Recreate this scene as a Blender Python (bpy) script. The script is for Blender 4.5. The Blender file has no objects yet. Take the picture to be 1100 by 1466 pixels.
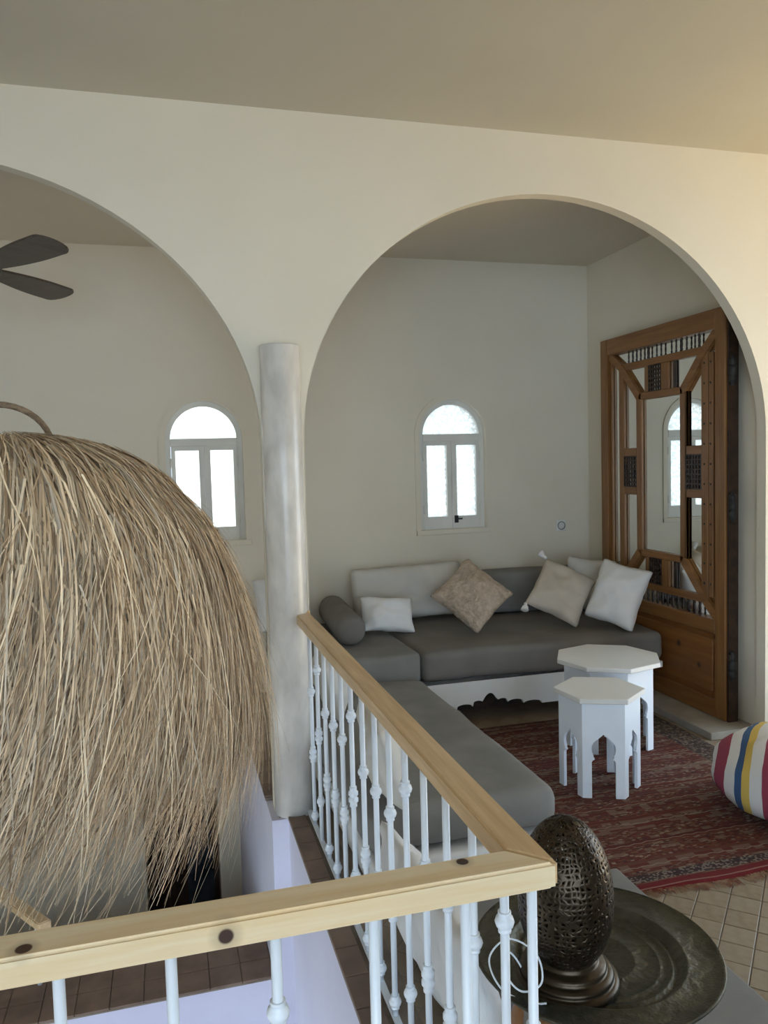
import bpy, bmesh, math, random
from mathutils import Vector, Matrix, Euler, noise

random.seed(7)
S = bpy.context.scene
COL = S.collection
PI = math.pi

# ------------------------------------------------------------------ camera
F_PX = 1130.0
YAW, PITCH, ROLL = math.radians(15.362), math.radians(3.610), math.radians(-1.541)
CAMZ = 1.55
fw = Vector((math.sin(YAW)*math.cos(PITCH), math.cos(YAW)*math.cos(PITCH), -math.sin(PITCH)))
r0 = Vector((math.cos(YAW), -math.sin(YAW), 0))
u0 = r0.cross(fw)
rr = r0*math.cos(ROLL) + u0*math.sin(ROLL)
uu = -r0*math.sin(ROLL) + u0*math.cos(ROLL)
cam = bpy.data.cameras.new('camera')
cam.sensor_fit = 'VERTICAL'
cam.sensor_height = 36.0
cam.sensor_width = 36.0*1100/1466
cam.lens = 36.0*F_PX/1466
cam.clip_start = 0.02
camo = bpy.data.objects.new('camera', cam)
COL.objects.link(camo)
camo.matrix_world = Matrix(((rr.x, uu.x, -fw.x, 0), (rr.y, uu.y, -fw.y, 0), (rr.z, uu.z, -fw.z, CAMZ), (0, 0, 0, 1)))
S.camera = camo

# ------------------------------------------------------------------ world, sun, exposure
w = bpy.data.worlds.new('world'); S.world = w; w.use_nodes = True
bg = w.node_tree.nodes['Background']
bg.inputs[0].default_value = (0.66, 0.83, 1.0, 1)
bg.inputs[1].default_value = 5.6
sun = bpy.data.lights.new('sun', 'SUN'); sun.energy = 19.0; sun.angle = math.radians(0.6); sun.color = (1.0, 0.88, 0.66)
suno = bpy.data.objects.new('sun', sun); COL.objects.link(suno)
sd = Vector((-0.22, -0.06, -0.95))         # high sun onto the added bounce terrace beyond the side door
suno.rotation_euler = sd.to_track_quat('-Z', 'Y').to_euler()
S.view_settings.view_transform = 'Standard'
S.view_settings.look = 'None'
S.view_settings.gamma = 1.0
S.view_settings.use_curve_mapping = False
S.view_settings.exposure = 0.0

# ------------------------------------------------------------------ helpers
def new_mat(name):
    m = bpy.data.materials.new(name); m.use_nodes = True
    nt = m.node_tree; b = nt.nodes['Principled BSDF']
    return m, nt, b

def N(nt, t, **kw):
    n = nt.nodes.new(t)
    for k, v in kw.items():
        if k.startswith('i_'): n.inputs[k[2:]].default_value = v
        else: setattr(n, k, v)
    return n

def mixrgb(nt, fac, a, b, blend='MIX'):
    n = nt.nodes.new('ShaderNodeMix'); n.data_type = 'RGBA'; n.blend_type = blend
    for s, v in ((n.inputs[0], fac), (n.inputs[6], a), (n.inputs[7], b)):
        if hasattr(v, 'is_linked') or hasattr(v, 'links'): nt.links.new(v, s)
        elif isinstance(v, (int, float)): s.default_value = v
        else: s.default_value = (*v, 1) if len(v) == 3 else v
    return n.outputs[2]

def mth(nt, op, a, b=None, c=None):
    n = nt.nodes.new('ShaderNodeMath'); n.operation = op
    for i, v in enumerate((a, b, c)):
        if v is None: continue
        if isinstance(v, (int, float)): n.inputs[i].default_value = v
        else: nt.links.new(v, n.inputs[i])
    return n.outputs[0]

def ramp(nt, fac, stops, interp='LINEAR'):
    n = nt.nodes.new('ShaderNodeValToRGB'); cr = n.color_ramp; cr.interpolation = interp
    while len(cr.elements) > 1: cr.elements.remove(cr.elements[-1])
    cr.elements[0].position = stops[0][0]; cr.elements[0].color = (*stops[0][1], 1)
    for p, c in stops[1:]:
        e = cr.elements.new(p); e.color = (*c, 1)
    nt.links.new(fac, n.inputs[0])
    return n.outputs[0]

def coords(nt, scale=(1, 1, 1), kind='Object'):
    t = nt.nodes.new('ShaderNodeTexCoord'); mp = nt.nodes.new('ShaderNodeMapping')
    mp.inputs['Scale'].default_value = scale
    nt.links.new(t.outputs[kind], mp.inputs[0])
    return mp.outputs[0]

def ntex(nt, vec, scale, detail=3, rough=0.5):
    n = N(nt, 'ShaderNodeTexNoise'); n.inputs['Scale'].default_value = scale
    n.inputs['Detail'].default_value = detail; n.inputs['Roughness'].default_value = rough
    nt.links.new(vec, n.inputs['Vector'])
    return n.outputs['Fac']

def bump(nt, b, height, strength=0.2, dist=0.01):
    n = N(nt, 'ShaderNodeBump'); n.inputs['Strength'].default_value = strength; n.inputs['Distance'].default_value = dist
    nt.links.new(height, n.inputs['Height']); nt.links.new(n.outputs[0], b.inputs['Normal'])

def mat_noise(name, c1, c2, scale=4, rough=0.6, bscale=60, bstr=0.15, bdist=0.004, stretch=(1, 1, 1), metal=0.0, detail=4, lo=0.35, hi=0.65):
    m, nt, b = new_mat(name)
    v = coords(nt, stretch)
    f = ntex(nt, v, scale, detail)
    nt.links.new(ramp(nt, f, [(lo, c1), (hi, c2)]), b.inputs['Base Color'])
    b.inputs['Roughness'].default_value = rough; b.inputs['Metallic'].default_value = metal
    if bstr: bump(nt, b, ntex(nt, v, bscale, 3), bstr, bdist)
    return m

def mat_wood(name, c1, c2, axis='X', knots=(), rough=0.45, grain=1.0):
    m, nt, b = new_mat(name)
    sc = {'X': (1.2, 22, 22), 'Y': (22, 1.2, 22), 'Z': (22, 22, 1.2)}[axis]
    v = coords(nt, sc)
    f = ntex(nt, v, 1.6*grain, 5, 0.6)
    col = ramp(nt, f, [(0.30, c1), (0.70, c2)])
    f2 = ntex(nt, coords(nt, (1, 1, 1)), 5, 2)
    col = mixrgb(nt, mth(nt, 'MULTIPLY', f2, 0.35), col, tuple(x*0.72 for x in c1))
    t = nt.nodes.new('ShaderNodeTexCoord')
    for kx, ky, kz, kr in knots:
        d = N(nt, 'ShaderNodeVectorMath', operation='SUBTRACT'); nt.links.new(t.outputs['Object'], d.inputs[0]); d.inputs[1].default_value = (kx, ky, kz)
        sx = N(nt, 'ShaderNodeVectorMath', operation='MULTIPLY'); nt.links.new(d.outputs[0], sx.inputs[0])
        sx.inputs[1].default_value = (1, 1, 1)
        ln = N(nt, 'ShaderNodeVectorMath', operation='LENGTH'); nt.links.new(sx.outputs[0], ln.inputs[0])
        k = mth(nt, 'SMOOTH_MIN', mth(nt, 'DIVIDE', ln.outputs['Value'], kr), 3.0, 0.1)
        fac = ramp(nt, mth(nt, 'DIVIDE', k, 3.0), [(0.0, (1, 1, 1)), (0.30, (1, 1, 1)), (0.37, (0.30, 0.30, 0.30)), (0.75, (0, 0, 0))])
        col = mixrgb(nt, fac, col, (0.045, 0.016, 0.009))
    nt.links.new(col, b.inputs['Base Color'])
    b.inputs['Roughness'].default_value = rough
    bump(nt, b, f, 0.12, 0.003)
    return m

def link(name, me, mat=None, parent=None, smooth=False):
    o = bpy.data.objects.new(name, me); COL.objects.link(o)
    if mat is not None and not me.materials: me.materials.append(mat)
    if smooth:
        for p in me.polygons: p.use_smooth = True
    if parent is not None: o.parent = parent
    return o

def from_bm(name, bm, mat=None, parent=None, smooth=False):
    me = bpy.data.meshes.new(name)
    bmesh.ops.recalc_face_normals(bm, faces=bm.faces[:])
    bm.to_mesh(me); bm.free()
    return link(name, me, mat, parent, smooth)

def tag(o, label=None, cat=None, group=None, kind=None):
    if label: o['label'] = label
    if cat: o['category'] = cat
    if group: o['group'] = group
    if kind: o['kind'] = kind
    return o

def empty(name, loc=(0, 0, 0), rot=(0, 0, 0)):
    o = bpy.data.objects.new(name, None); COL.objects.link(o)
    o.location = loc; o.rotation_euler = rot; o.empty_display_size = 0.05
    return o

def bm_box(bm, x0, x1, y0, y1, z0, z1, M=None):
    vs = [bm.verts.new((x, y, z)) for z in (z0, z1) for y in (y0, y1) for x in (x0, x1)]
    for f in ((0, 1, 3, 2), (4, 6, 7, 5), (0, 4, 5, 1), (2, 3, 7, 6), (0, 2, 6, 4), (1, 5, 7, 3)):
        bm.faces.new([vs[i] for i in f])
    if M is not None:
        for v in vs: v.co = M @ v.co
    return vs

def box(name, x0, x1, y0, y1, z0, z1, mat, parent=None, bevel=0.0, seg=2, smooth=None):
    bm = bmesh.new(); bm_box(bm, x0, x1, y0, y1, z0, z1)
    if bevel: bmesh.ops.bevel(bm, geom=bm.edges[:], offset=bevel, segments=seg, affect='EDGES', profile=0.5)
    return from_bm(name, bm, mat, parent, smooth if smooth is not None else (bevel > 0 and seg > 2))

def bm_prism(bm, pts, y0, y1, M=None):
    """polygon in x,z extruded along y"""
    a = [bm.verts.new((x, y0, z)) for x, z in pts]; b = [bm.verts.new((x, y1, z)) for x, z in pts]
    n = len(pts)
    bm.faces.new(a); bm.faces.new(b[::-1])
    for i in range(n): bm.faces.new((a[i], b[i], b[(i+1) % n], a[(i+1) % n]))
    if M is not None:
        for v in a+b: v.co = M @ v.co

def prism(name, pts, y0, y1, mat, parent=None, M=None):
    bm = bmesh.new(); bm_prism(bm, pts, y0, y1, M)
    return from_bm(name, bm, mat, parent)

def bm_lathe(bm, prof, seg=32, M=None, close=True):
    rings = []
    for r, z in prof:
        if r < 1e-6: rings.append([bm.verts.new((0, 0, z))])
        else: rings.append([bm.verts.new((r*math.cos(2*PI*i/seg), r*math.sin(2*PI*i/seg), z)) for i in range(seg)])
    for A, B in zip(rings, rings[1:]):
        for i in range(seg):
            j = (i+1) % seg
            if len(A) == 1 and len(B) == 1: continue
            if len(A) == 1: bm.faces.new((A[0], B[j], B[i]))
            elif len(B) == 1: bm.faces.new((A[i], A[j], B[0]))
            else: bm.faces.new((A[i], A[j], B[j], B[i]))
    if M is not None:
        for R in rings:
            for v in R: v.co = M @ v.co

def lathe(name, prof, mat, parent=None, seg=32, loc=None, smooth=True):
    bm = bmesh.new(); bm_lathe(bm, prof, seg)
    o = from_bm(name, bm, mat, parent, smooth)
    if loc: o.location = loc
    return o

def bm_tube(bm, pts, rad, seg=8, caps=True):
    pts = [Vector(p) for p in pts]; n = len(pts); rings = []
    up = Vector((0, 0, 1)); prev = None
    for i, p in enumerate(pts):
        d = (pts[min(i+1, n-1)] - pts[max(i-1, 0)]).normalized()
        if prev is None:
            a = d.cross(up)
            if a.length < 1e-3: a = d.cross(Vector((1, 0, 0)))
        else:
            a = prev - d*prev.dot(d)
        a.normalize(); prev = a
        b = d.cross(a)
        r = rad[i] if isinstance(rad, (list, tuple)) else rad
        rings.append([bm.verts.new(p + (a*math.cos(2*PI*k/seg) + b*math.sin(2*PI*k/seg))*r) for k in range(seg)])
    for A, B in zip(rings, rings[1:]):
        for k in range(seg): bm.faces.new((A[k], A[(k+1) % seg], B[(k+1) % seg], B[k]))
    if caps: bm.faces.new(rings[0][::-1]); bm.faces.new(rings[-1])

def tube(name, pts, rad, mat, parent=None, seg=8):
    bm = bmesh.new(); bm_tube(bm, pts, rad, seg)
    return from_bm(name, bm, mat, parent, True)

def soft_box(name, x0, x1, y0, y1, z0, z1, mat, parent=None, r=0.05, amp=0.006, freq=5.0, sag=0.0):
    bm = bmesh.new(); bm_box(bm, x0, x1, y0, y1, z0, z1)
    bmesh.ops.bevel(bm, geom=bm.edges[:], offset=r, segments=5, affect='EDGES', profile=0.5)
    bmesh.ops.subdivide_edges(bm, edges=[e for e in bm.edges if e.calc_length() > 0.12], cuts=9, use_grid_fill=True)
    for v in bm.verts:
        q = noise.noise(v.co*freq)*amp + noise.noise(v.co*freq*2.7)*amp*0.4
        v.co += Vector((q*0.6, q, q))
        if sag and v.co.z > (z0+z1)/2:
            fx = (v.co.x-x0)/(x1-x0)*2-1; fy = (v.co.y-y0)/(y1-y0)*2-1
            v.co.z -= sag*(1-fx*fx)*(1-fy*fy)*-1
    return from_bm(name, bm, mat, parent, True)

def pillow_mesh(w, h, t, n=22, seed=0, pinch=0.07, wr=0.010, flop=0.0):
    """cushion lying in x,z with thickness along y; corners pulled out"""
    bm = bmesh.new(); g = {}
    for side in (1, -1):
        for i in range(n+1):
            for j in range(n+1):
                u = 2*i/n-1; v = 2*j/n-1
                if side == -1 and (i in (0, n) or j in (0, n)):
                    g[side, i, j] = g[1, i, j]; continue
                prof = max(0.0, (1-abs(u)**2.4)*(1-abs(v)**2.4))**0.52
                x = w/2*u*(1-pinch*(1-v*v)*abs(u)**3); z = h/2*v*(1-pinch*(1-u*u)*abs(v)**3)
                cr = 1-0.055*(u*u*v*v)**4
                x *= cr; z *= cr
                P = Vector((x*7+seed*3.1, side*2.0+seed, z*7))
                q = noise.noise(P)*wr*1.3 + noise.noise(P*2.3)*wr*0.9
                y = side*(t/2*prof) + q*(0.25+prof)
                y += flop*(v*v-0.3)
                g[side, i, j] = bm.verts.new((x + noise.noise(P*1.7)*wr*0.5, y, z + noise.noise(P*1.9+Vector((5, 1, 2)))*wr*0.5))
    for side in (1, -1):
        for i in range(n):
            for j in range(n):
                f = [g[side, i, j], g[side, i+1, j], g[side, i+1, j+1], g[side, i, j+1]]
                if side == -1: f = f[::-1]
                try: bm.faces.new(f)
                except ValueError: pass
    return bm

def orient(normal, roll=0.0):
    """rotation so local -y faces `normal`, local z is up, then roll in the plane"""
    n = Vector(normal).normalized(); y = -n
    x = y.cross(Vector((0, 0, 1))).normalized(); z = x.cross(y)
    M = Matrix((x, y, z)).transposed()
    return (M @ Matrix.Rotation(roll, 3, 'Y')).to_euler()

# ------------------------------------------------------------------ materials
PLASTER = mat_noise('plaster_cream', (0.73, 0.665, 0.545), (0.77, 0.71, 0.59), 1.3, 0.75, 9, 0.10, 0.02)
PLASTER_W = mat_noise('plaster_white_sky_tint', (0.62, 0.605, 0.73), (0.68, 0.665, 0.79), 1.6, 0.7, 10, 0.12, 0.02)  # white plaster with bluish sky light put into its colour
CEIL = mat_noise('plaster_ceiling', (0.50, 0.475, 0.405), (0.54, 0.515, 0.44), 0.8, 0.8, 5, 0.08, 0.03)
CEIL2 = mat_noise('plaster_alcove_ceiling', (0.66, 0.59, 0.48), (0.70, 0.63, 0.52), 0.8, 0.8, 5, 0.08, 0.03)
COLUMN = mat_noise('polished_plaster', (0.60, 0.565, 0.52), (0.82, 0.775, 0.72), 9.0, 0.25, 16, 0.10, 0.01, (1, 1, 0.5), detail=6)
WHITE = mat_noise('white_paint_sky_tint', (0.80, 0.86, 0.94), (0.85, 0.90, 0.97), 6, 0.32, 40, 0.05, 0.003)  # white paint, cool tint of the sky light mixed into the colour
WHITE_WOOD = mat_noise('white_wood_paint', (0.76, 0.75, 0.72), (0.82, 0.81, 0.79), 3, 0.4, 30, 0.05, 0.003)
WINFRAME = mat_noise('window_paint', (0.70, 0.69, 0.64), (0.77, 0.76, 0.71), 4, 0.45, 30, 0.05, 0.003)
GREY = mat_noise('grey_fabric', (0.160, 0.147, 0.132), (0.195, 0.180, 0.163), 5, 0.92, 350, 0.30, 0.003)
GREYD = mat_noise('grey_fabric_dark', (0.19, 0.182, 0.172), (0.235, 0.226, 0.214), 5, 0.92, 350, 0.30, 0.003)
LINEN = mat_noise('white_linen', (0.70, 0.69, 0.68), (0.80, 0.79, 0.78), 3, 0.9, 200, 0.25, 0.003)
LINEN2 = mat_noise('off_white_cotton', (0.60, 0.575, 0.53), (0.67, 0.645, 0.60), 3, 0.9, 200, 0.25, 0.003)
BEIGE = mat_noise('beige_knit', (0.43, 0.34, 0.255), (0.58, 0.47, 0.37), 28, 0.95, 42, 1.0, 0.03)
BEIGE2 = mat_noise('pale_beige_cotton', (0.56, 0.49, 0.41), (0.62, 0.55, 0.47), 6, 0.95, 260, 0.5, 0.004)
TILE_BR = mat_noise('brown_tile', (0.165, 0.105, 0.075), (0.255, 0.17, 0.125), 7, 0.55, 30, 0.25, 0.004)
GROUT = mat_noise('grout', (0.20, 0.155, 0.12), (0.26, 0.21, 0.165), 20, 0.9, 80, 0.2, 0.003)
SLATE = mat_noise('slate_paving', (0.13, 0.14, 0.145), (0.19, 0.20, 0.205), 3, 0.8, 30, 0.2, 0.004)
STONE = mat_noise('screed', (0.27, 0.24, 0.20), (0.37, 0.34, 0.29), 5, 0.7, 30, 0.2, 0.004)
DARKMETAL = mat_noise('black_iron', (0.010, 0.010, 0.011), (0.02, 0.02, 0.02), 20, 0.6, 60, 0.2, 0.003, metal=0.0)
ROPE = mat_noise('rope', (0.16, 0.10, 0.06), (0.30, 0.21, 0.13), 60, 0.9, 120, 0.8, 0.01)
FANWOOD = mat_wood('fan_wood', (0.055, 0.042, 0.034), (0.10, 0.078, 0.062), 'X')
FANMETAL = mat_noise('fan_metal', (0.05, 0.047, 0.045), (0.07, 0.066, 0.062), 8, 0.4, 30, 0.05, 0.002, metal=0.5)
DARKDOOR = mat_wood('dark_door_wood', (0.018, 0.010, 0.008), (0.045, 0.022, 0.015), 'Z')
BLUEGLASS = mat_noise('dark_blue_glass', (0.015, 0.022, 0.032), (0.05, 0.065, 0.085), 6, 0.08, 8, 0.2, 0.01)
PINE = (0.80, 0.57, 0.30); PINE2 = (0.93, 0.81, 0.60)
RAIL_X = mat_wood('pine_rail_cross', PINE, PINE2, 'X', knots=((-0.215, 1.137, 0.9, 0.011), (0.055, 1.125, 0.877, 0.013), (0.437, 1.168, 0.9, 0.010)), rough=0.42)
RAIL_Y = mat_wood('pine_rail_long', (0.60, 0.39, 0.19), (0.84, 0.62, 0.37), 'Y', rough=0.42, grain=1.5)
DOORWOOD = mat_wood('antique_wood', (0.17, 0.070, 0.019), (0.31, 0.145, 0.045), 'Z', rough=0.38)
DOORWOOD_H = mat_wood('antique_wood_cross', (0.18, 0.073, 0.019), (0.33, 0.150, 0.046), 'Y', rough=0.38)
DOORPANEL = mat_wood('antique_panel', (0.17, 0.060, 0.014), (0.31, 0.130, 0.036), 'Y', knots=((2.978, 4.12, 0.40, .016), (2.978, 3.93, 0.31, .014), (2.978, 3.80, 0.50, .014), (2.978, 4.02, .555, .010)), rough=0.35, grain=0.7)
LATTICE = mat_noise('dark_lattice', (0.018, 0.010, 0.008), (0.05, 0.026, 0.016), 20, 0.4, 40, 0.1, 0.002)
LEGWOOD = mat_wood('stand_wood', (0.20, 0.09, 0.035), (0.36, 0.18, 0.08), 'Z')

def mat_mirror():
    m, nt, b = new_mat('mirror')
    b.inputs['Base Color'].default_value = (0.86, 0.88, 0.86, 1); b.inputs['Metallic'].default_value = 1; b.inputs['Roughness'].default_value = 0.02
    v = coords(nt); bump(nt, b, ntex(nt, v, 3, 1), 0.02, 0.002)
    return m
MIRROR = mat_mirror()

def mat_glass(name, transp, tint, hi, lo):
    m, nt, b = new_mat(name)
    nt.nodes.remove(b)
    out = nt.nodes['Material Output']
    v = coords(nt)
    vor = N(nt, 'ShaderNodeTexVoronoi'); vor.inputs['Scale'].default_value = 48; nt.links.new(v, vor.inputs['Vector'])
    tl = N(nt, 'ShaderNodeBsdfTranslucent'); tr = N(nt, 'ShaderNodeBsdfTransparent')
    nt.links.new(ramp(nt, vor.outputs['Distance'], [(0.0, (hi, hi, hi)), (0.7, (lo, lo, lo))]), tl.inputs[0])
    tr.inputs[0].default_value = (tint, tint*0.95, tint*0.86, 1)
    mx = N(nt, 'ShaderNodeMixShader'); mx.inputs[0].default_value = transp
    nt.links.new(tl.outputs[0], mx.inputs[1]); nt.links.new(tr.outputs[0], mx.inputs[2])
    nt.links.new(mx.outputs[0], out.inputs[0])
    return m
GLASS_T = mat_glass('textured_glass', 0.30, 0.95, 0.72, 0.34)
GLASS_C = mat_glass('clear_pane', 0.85, 0.80, 0.6, 0.5)

def mat_tile():
    m, nt, b = new_mat('beige_tile')
    oi = N(nt, 'ShaderNodeObjectInfo')
    v = coords(nt)
    f = ntex(nt, v, 30, 5)
    c = ramp(nt, f, [(0.3, (0.20, 0.145, 0.093)), (0.7, (0.29, 0.225, 0.155))])
    c = mixrgb(nt, mth(nt, 'MULTIPLY', oi.outputs['Random'], 0.55), c, (0.32, 0.26, 0.19))
    nt.links.new(c, b.inputs['Base Color']); b.inputs['Roughness'].default_value = 0.5
    bump(nt, b, f, 0.15, 0.004)
    return m
TILE = mat_tile()

def mat_floor():
    m, nt, b = new_mat('beige_tiled_floor')
    t = N(nt, 'ShaderNodeTexCoord'); mp = N(nt, 'ShaderNodeMapping'); mp.inputs['Rotation'].default_value = (0, 0, PI/4)
    nt.links.new(t.outputs['Object'], mp.inputs[0])
    br = N(nt, 'ShaderNodeTexBrick'); br.offset = 0; br.inputs['Scale'].default_value = 10
    br.inputs['Brick Width'].default_value = 1; br.inputs['Row Height'].default_value = 1; br.inputs['Mortar Size'].default_value = 0.025
    br.inputs['Color1'].default_value = (0.24, 0.18, 0.12, 1); br.inputs['Color2'].default_value = (0.32, 0.25, 0.18, 1); br.inputs['Mortar'].default_value = (0.22, 0.17, 0.13, 1)
    nt.links.new(mp.outputs[0], br.inputs[0]); nt.links.new(br.outputs[0], b.inputs['Base Color'])
    b.inputs['Roughness'].default_value = 0.55
    return m
FLOOR = mat_floor()

# ------------------------------------------------------------------ structure
YA, TA = 3.50, 0.068          # arch wall front, thickness
XR, YB = 3.085, 5.35          # alcove right wall, back wall
ZC1, ZC2 = 3.085, 2.965      # front ceiling, alcove ceiling
ZL = -3.0                    # lower storey
XL = -2.5
XV = 0.46                    # edge of the stair void
SPR, APX = 1.65, 2.805

def struct(o): return tag(o, kind='structure')

# floors (upper)
bm = bmesh.new()
bm_box(bm, XL, 4.6, -2.9, 1.05, -0.25, 0)
bm_box(bm, XV+0.03, 4.6, 1.05, 3.42, -0.25, 0)
bm_box(bm, 0.42, 4.6, 3.42, YB, -0.25, 0)
floor = struct(from_bm('floor', bm, FLOOR))

# single floor tiles laid on the diagonal beside the rug
bmt = bmesh.new(); bm_box(bmt, -0.0489, 0.0489, -0.0489, 0.0489, -0.004, 0.006)
bmesh.ops.bevel(bmt, geom=[e for e in bmt.edges if all(v.co.z > 0 for v in e.verts)], offset=0.002, segments=1, affect='EDGES')
tme = bpy.data.meshes.new('tile'); bmesh.ops.recalc_face_normals(bmt, faces=bmt.faces[:]); bmt.to_mesh(tme); bmt.free(); tme.materials.append(TILE)
rnd = random.Random(3)
c45 = math.sqrt(0.5)
nt_ = 0
for i in range(-20, 20):
    for j in range(0, 60):
        a = (i+0.5)*0.1 - 0.352/math.sqrt(2) - 0.05; s = (j+0.5)*0.1 + 0.011
        x = (s+a)*c45; y = (s-a)*c45
        if 1.42 < x < 2.75 and 1.30 < y < 2.62 and nt_ < 290:
            t = link('tile', tme, None, floor); nt_ += 1
            t.location = (x, y, rnd.uniform(-0.001, 0.001)); t.rotation_euler = (rnd.uniform(-.006, .006), rnd.uniform(-.006, .006), PI/4)

struct(box('floor_lower', XL, 0.47, -2.9, 6.4, ZL-0.2, ZL, FLOOR))

# walls of the void
struct(box('wall_void', XV, XV+0.12, -2.9, 3.40, ZL, -0.013, PLASTER_W))
struct(box('wall_void_far', 0.386, 0.60, 3.40, YB, ZL, -0.012, PLASTER_W))
struct(box('wall_void_near', XL, XV+0.12, 1.03, 1.07, -0.27, -0.012, PLASTER_W))
struct(box('ceiling_lower', XL, XV+0.12, -2.9, 1.03, -0.30, -0.26, PLASTER_W))

# brown tiled kerb along the void
k = struct(box('trim_1', XV-0.004, 0.62, 1.07, 3.40, -0.012, 0.002, GROUT))
for i in range(16):
    y = 1.075 + i*0.1455
    box('tile', XV-0.006, 0.530, y, y+0.142, 0.0, 0.010, TILE_BR, k, 0.002, 1)
k = struct(box('trim_2', 0.384, 0.60, 3.62, YB, -0.012, 0.002, GROUT))
for i in range(12):
    y = 3.625 + i*0.1435
    box('tile', 0.380, 0.520, y, y+0.140, 0.0, 0.010, TILE_BR, k, 0.002, 1)

# arcade wall
def ell(cx, a, n=48):
    return [(cx - a*math.cos(PI*i/n), SPR + (APX-SPR)*math.sin(PI*i/n)) for i in range(n+1)]
LA0, LA1 = -2.20, 0.412
RA0, RA1 = 0.600, 3.068
pts = [(XL, ZL), (LA0, ZL)] + ell((LA0+LA1)/2, (LA1-LA0)/2) + [(LA1, ZL), (RA0, ZL)] + ell((RA0+RA1)/2, (RA1-RA0)/2) + [(RA1, 0), (4.6, 0), (4.6, 3.3), (XL, 3.3)]
bm = bmesh.new(); bm_prism(bm, pts, YA, YA+TA)
bm.normal_update(); bmesh.ops.triangulate(bm, faces=[f for f in bm.faces if len(f.verts) > 4])
struct(from_bm('wall_arcade', bm, PLASTER))

# back wall with two arched windows and a low doorway
WX = (0.252, 1.995); WH = 0.25; WZ0, WZC = 1.05, 1.735
DX0, DX1, DZ1 = -0.24, 0.245, -0.62
bm = bmesh.new()
Y0, Y1 = YB, YB+0.24
def piece(p): bm_prism(bm, p, Y0, Y1)
def rect(x0, x1, z0, z1): piece([(x0, z0), (x1, z0), (x1, z1), (x0, z1)])
xs = [XL, WX[0]-WH, WX[0]+WH, WX[1]-WH, WX[1]+WH, XR]
for a, b in ((0, 1), (2, 3), (4, 5)): rect(xs[a], xs[b], -0.30, 3.3)
for c in WX:
    rect(c-WH, c+WH, -0.30, WZ0)
    arc = [(c + WH*math.cos(PI*i/24), WZC + WH*math.sin(PI*i/24)) for i in range(25)]
    piece(arc + [(c-WH, 3.3), (c+WH, 3.3)])
rect(XL, DX0, ZL, -0.30); rect(DX1, 0.45, ZL, -0.30); rect(DX0, DX1, DZ1, -0.30)
bm.normal_update(); bmesh.ops.triangulate(bm, faces=[f for f in bm.faces if len(f.verts) > 4])
struct(from_bm('wall_back', bm, PLASTER))

bm = bmesh.new()
bm_box(bm, XR, XR+0.15, YA+TA, YB+0.24, 0, 3.3)
struct(from_bm('wall_right', bm, PLASTER))
bm = bmesh.new()
bm_box(bm, XL-0.15, XL, -2.9, YB+0.24, -0.40, 3.3); bm_box(bm, XL-0.15, XL, -2.9, 0.6, ZL, -0.40); bm_box(bm, XL-0.15, XL, 3.45, YB+0.24, ZL, -0.40); bm_box(bm, XL-0.15, XL, 0.6, 3.45, ZL, -2.7)
struct(from_bm('wall_left', bm, PLASTER))
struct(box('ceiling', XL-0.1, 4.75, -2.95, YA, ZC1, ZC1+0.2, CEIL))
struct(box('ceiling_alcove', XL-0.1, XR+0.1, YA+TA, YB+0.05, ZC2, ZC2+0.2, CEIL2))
# far side of the front room: two wide openings to a terrace
bm = bmesh.new()
bm_box(bm, 4.6, 4.75, -2.9, 1.1, 0, 3.3); bm_box(bm, 4.6, 4.75, 1.1, 3.3, 2.65, 3.3); bm_box(bm, 4.6, 4.75, 3.3, YA+TA, 0, 3.3)
struct(from_bm('wall_side', bm, PLASTER))
bm = bmesh.new()
bm_box(bm, XL-.15, -2.4, -3.05, -2.9, 0, 3.3); bm_box(bm, -2.4, 1.5, -3.05, -2.9, 2.7, 3.3); bm_box(bm, 1.5, 4.75, -3.05, -2.9, 0, 3.3)
bm_box(bm, 0.58, 4.75, -3.05, -2.9, ZL, -0.02); bm_box(bm, XL-.15, 0.58, -3.05, -2.9, -0.5, -0.02)
struct(from_bm('wall_rear', bm, PLASTER))
struct(box('floor_courtyard', -14, 0.6, -14, -3.05, ZL-0.2, ZL-0.02, SLATE))
struct(box('floor_courtyard_side', -14, XL-0.15, -3.05, 9, ZL-0.2, ZL-0.02, SLATE))
struct(box('floor_terrace', 0.6, 14, -14, -3.05, -0.3, -0.05, SLATE))
struct(box('floor_bounce_terrace', 4.75, 14, -3.05, 9, -0.3, -0.05, mat_noise('warm_bounce_paving', (0.60, 0.45, 0.25), (0.68, 0.53, 0.31), 3, 0.8, 30, 0.2, 0.004)))  # unseen paving added to bounce warm light onto the arcade wall

# landing of the lower stairs behind the arch
struct(box('floor_landing', XL, 0.386, 3.56, 4.12, -1.02, -0.83, PLASTER_W))
k = struct(box('trim_3', XL, 0.386, 3.545, 4.125, -0.83, -0.822, GROUT))
for j in range(4):
    for i in range(15):
        x1 = 0.384 - i*0.145; y = 3.547 + j*0.145
        box('tile', x1-0.142, x1, y, y+0.142, -0.824, -0.814, TILE_BR, k, 0.002, 1)
struct(box('wall_landing', XL, 0.386, 3.56, 3.62, ZL, -1.02, PLASTER_W))

# concrete sill in front of the door
struct(box('trim_4', 2.78, XR, YA+TA, YB, 0.0, 0.042, STONE, None, 0.004, 2))

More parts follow.
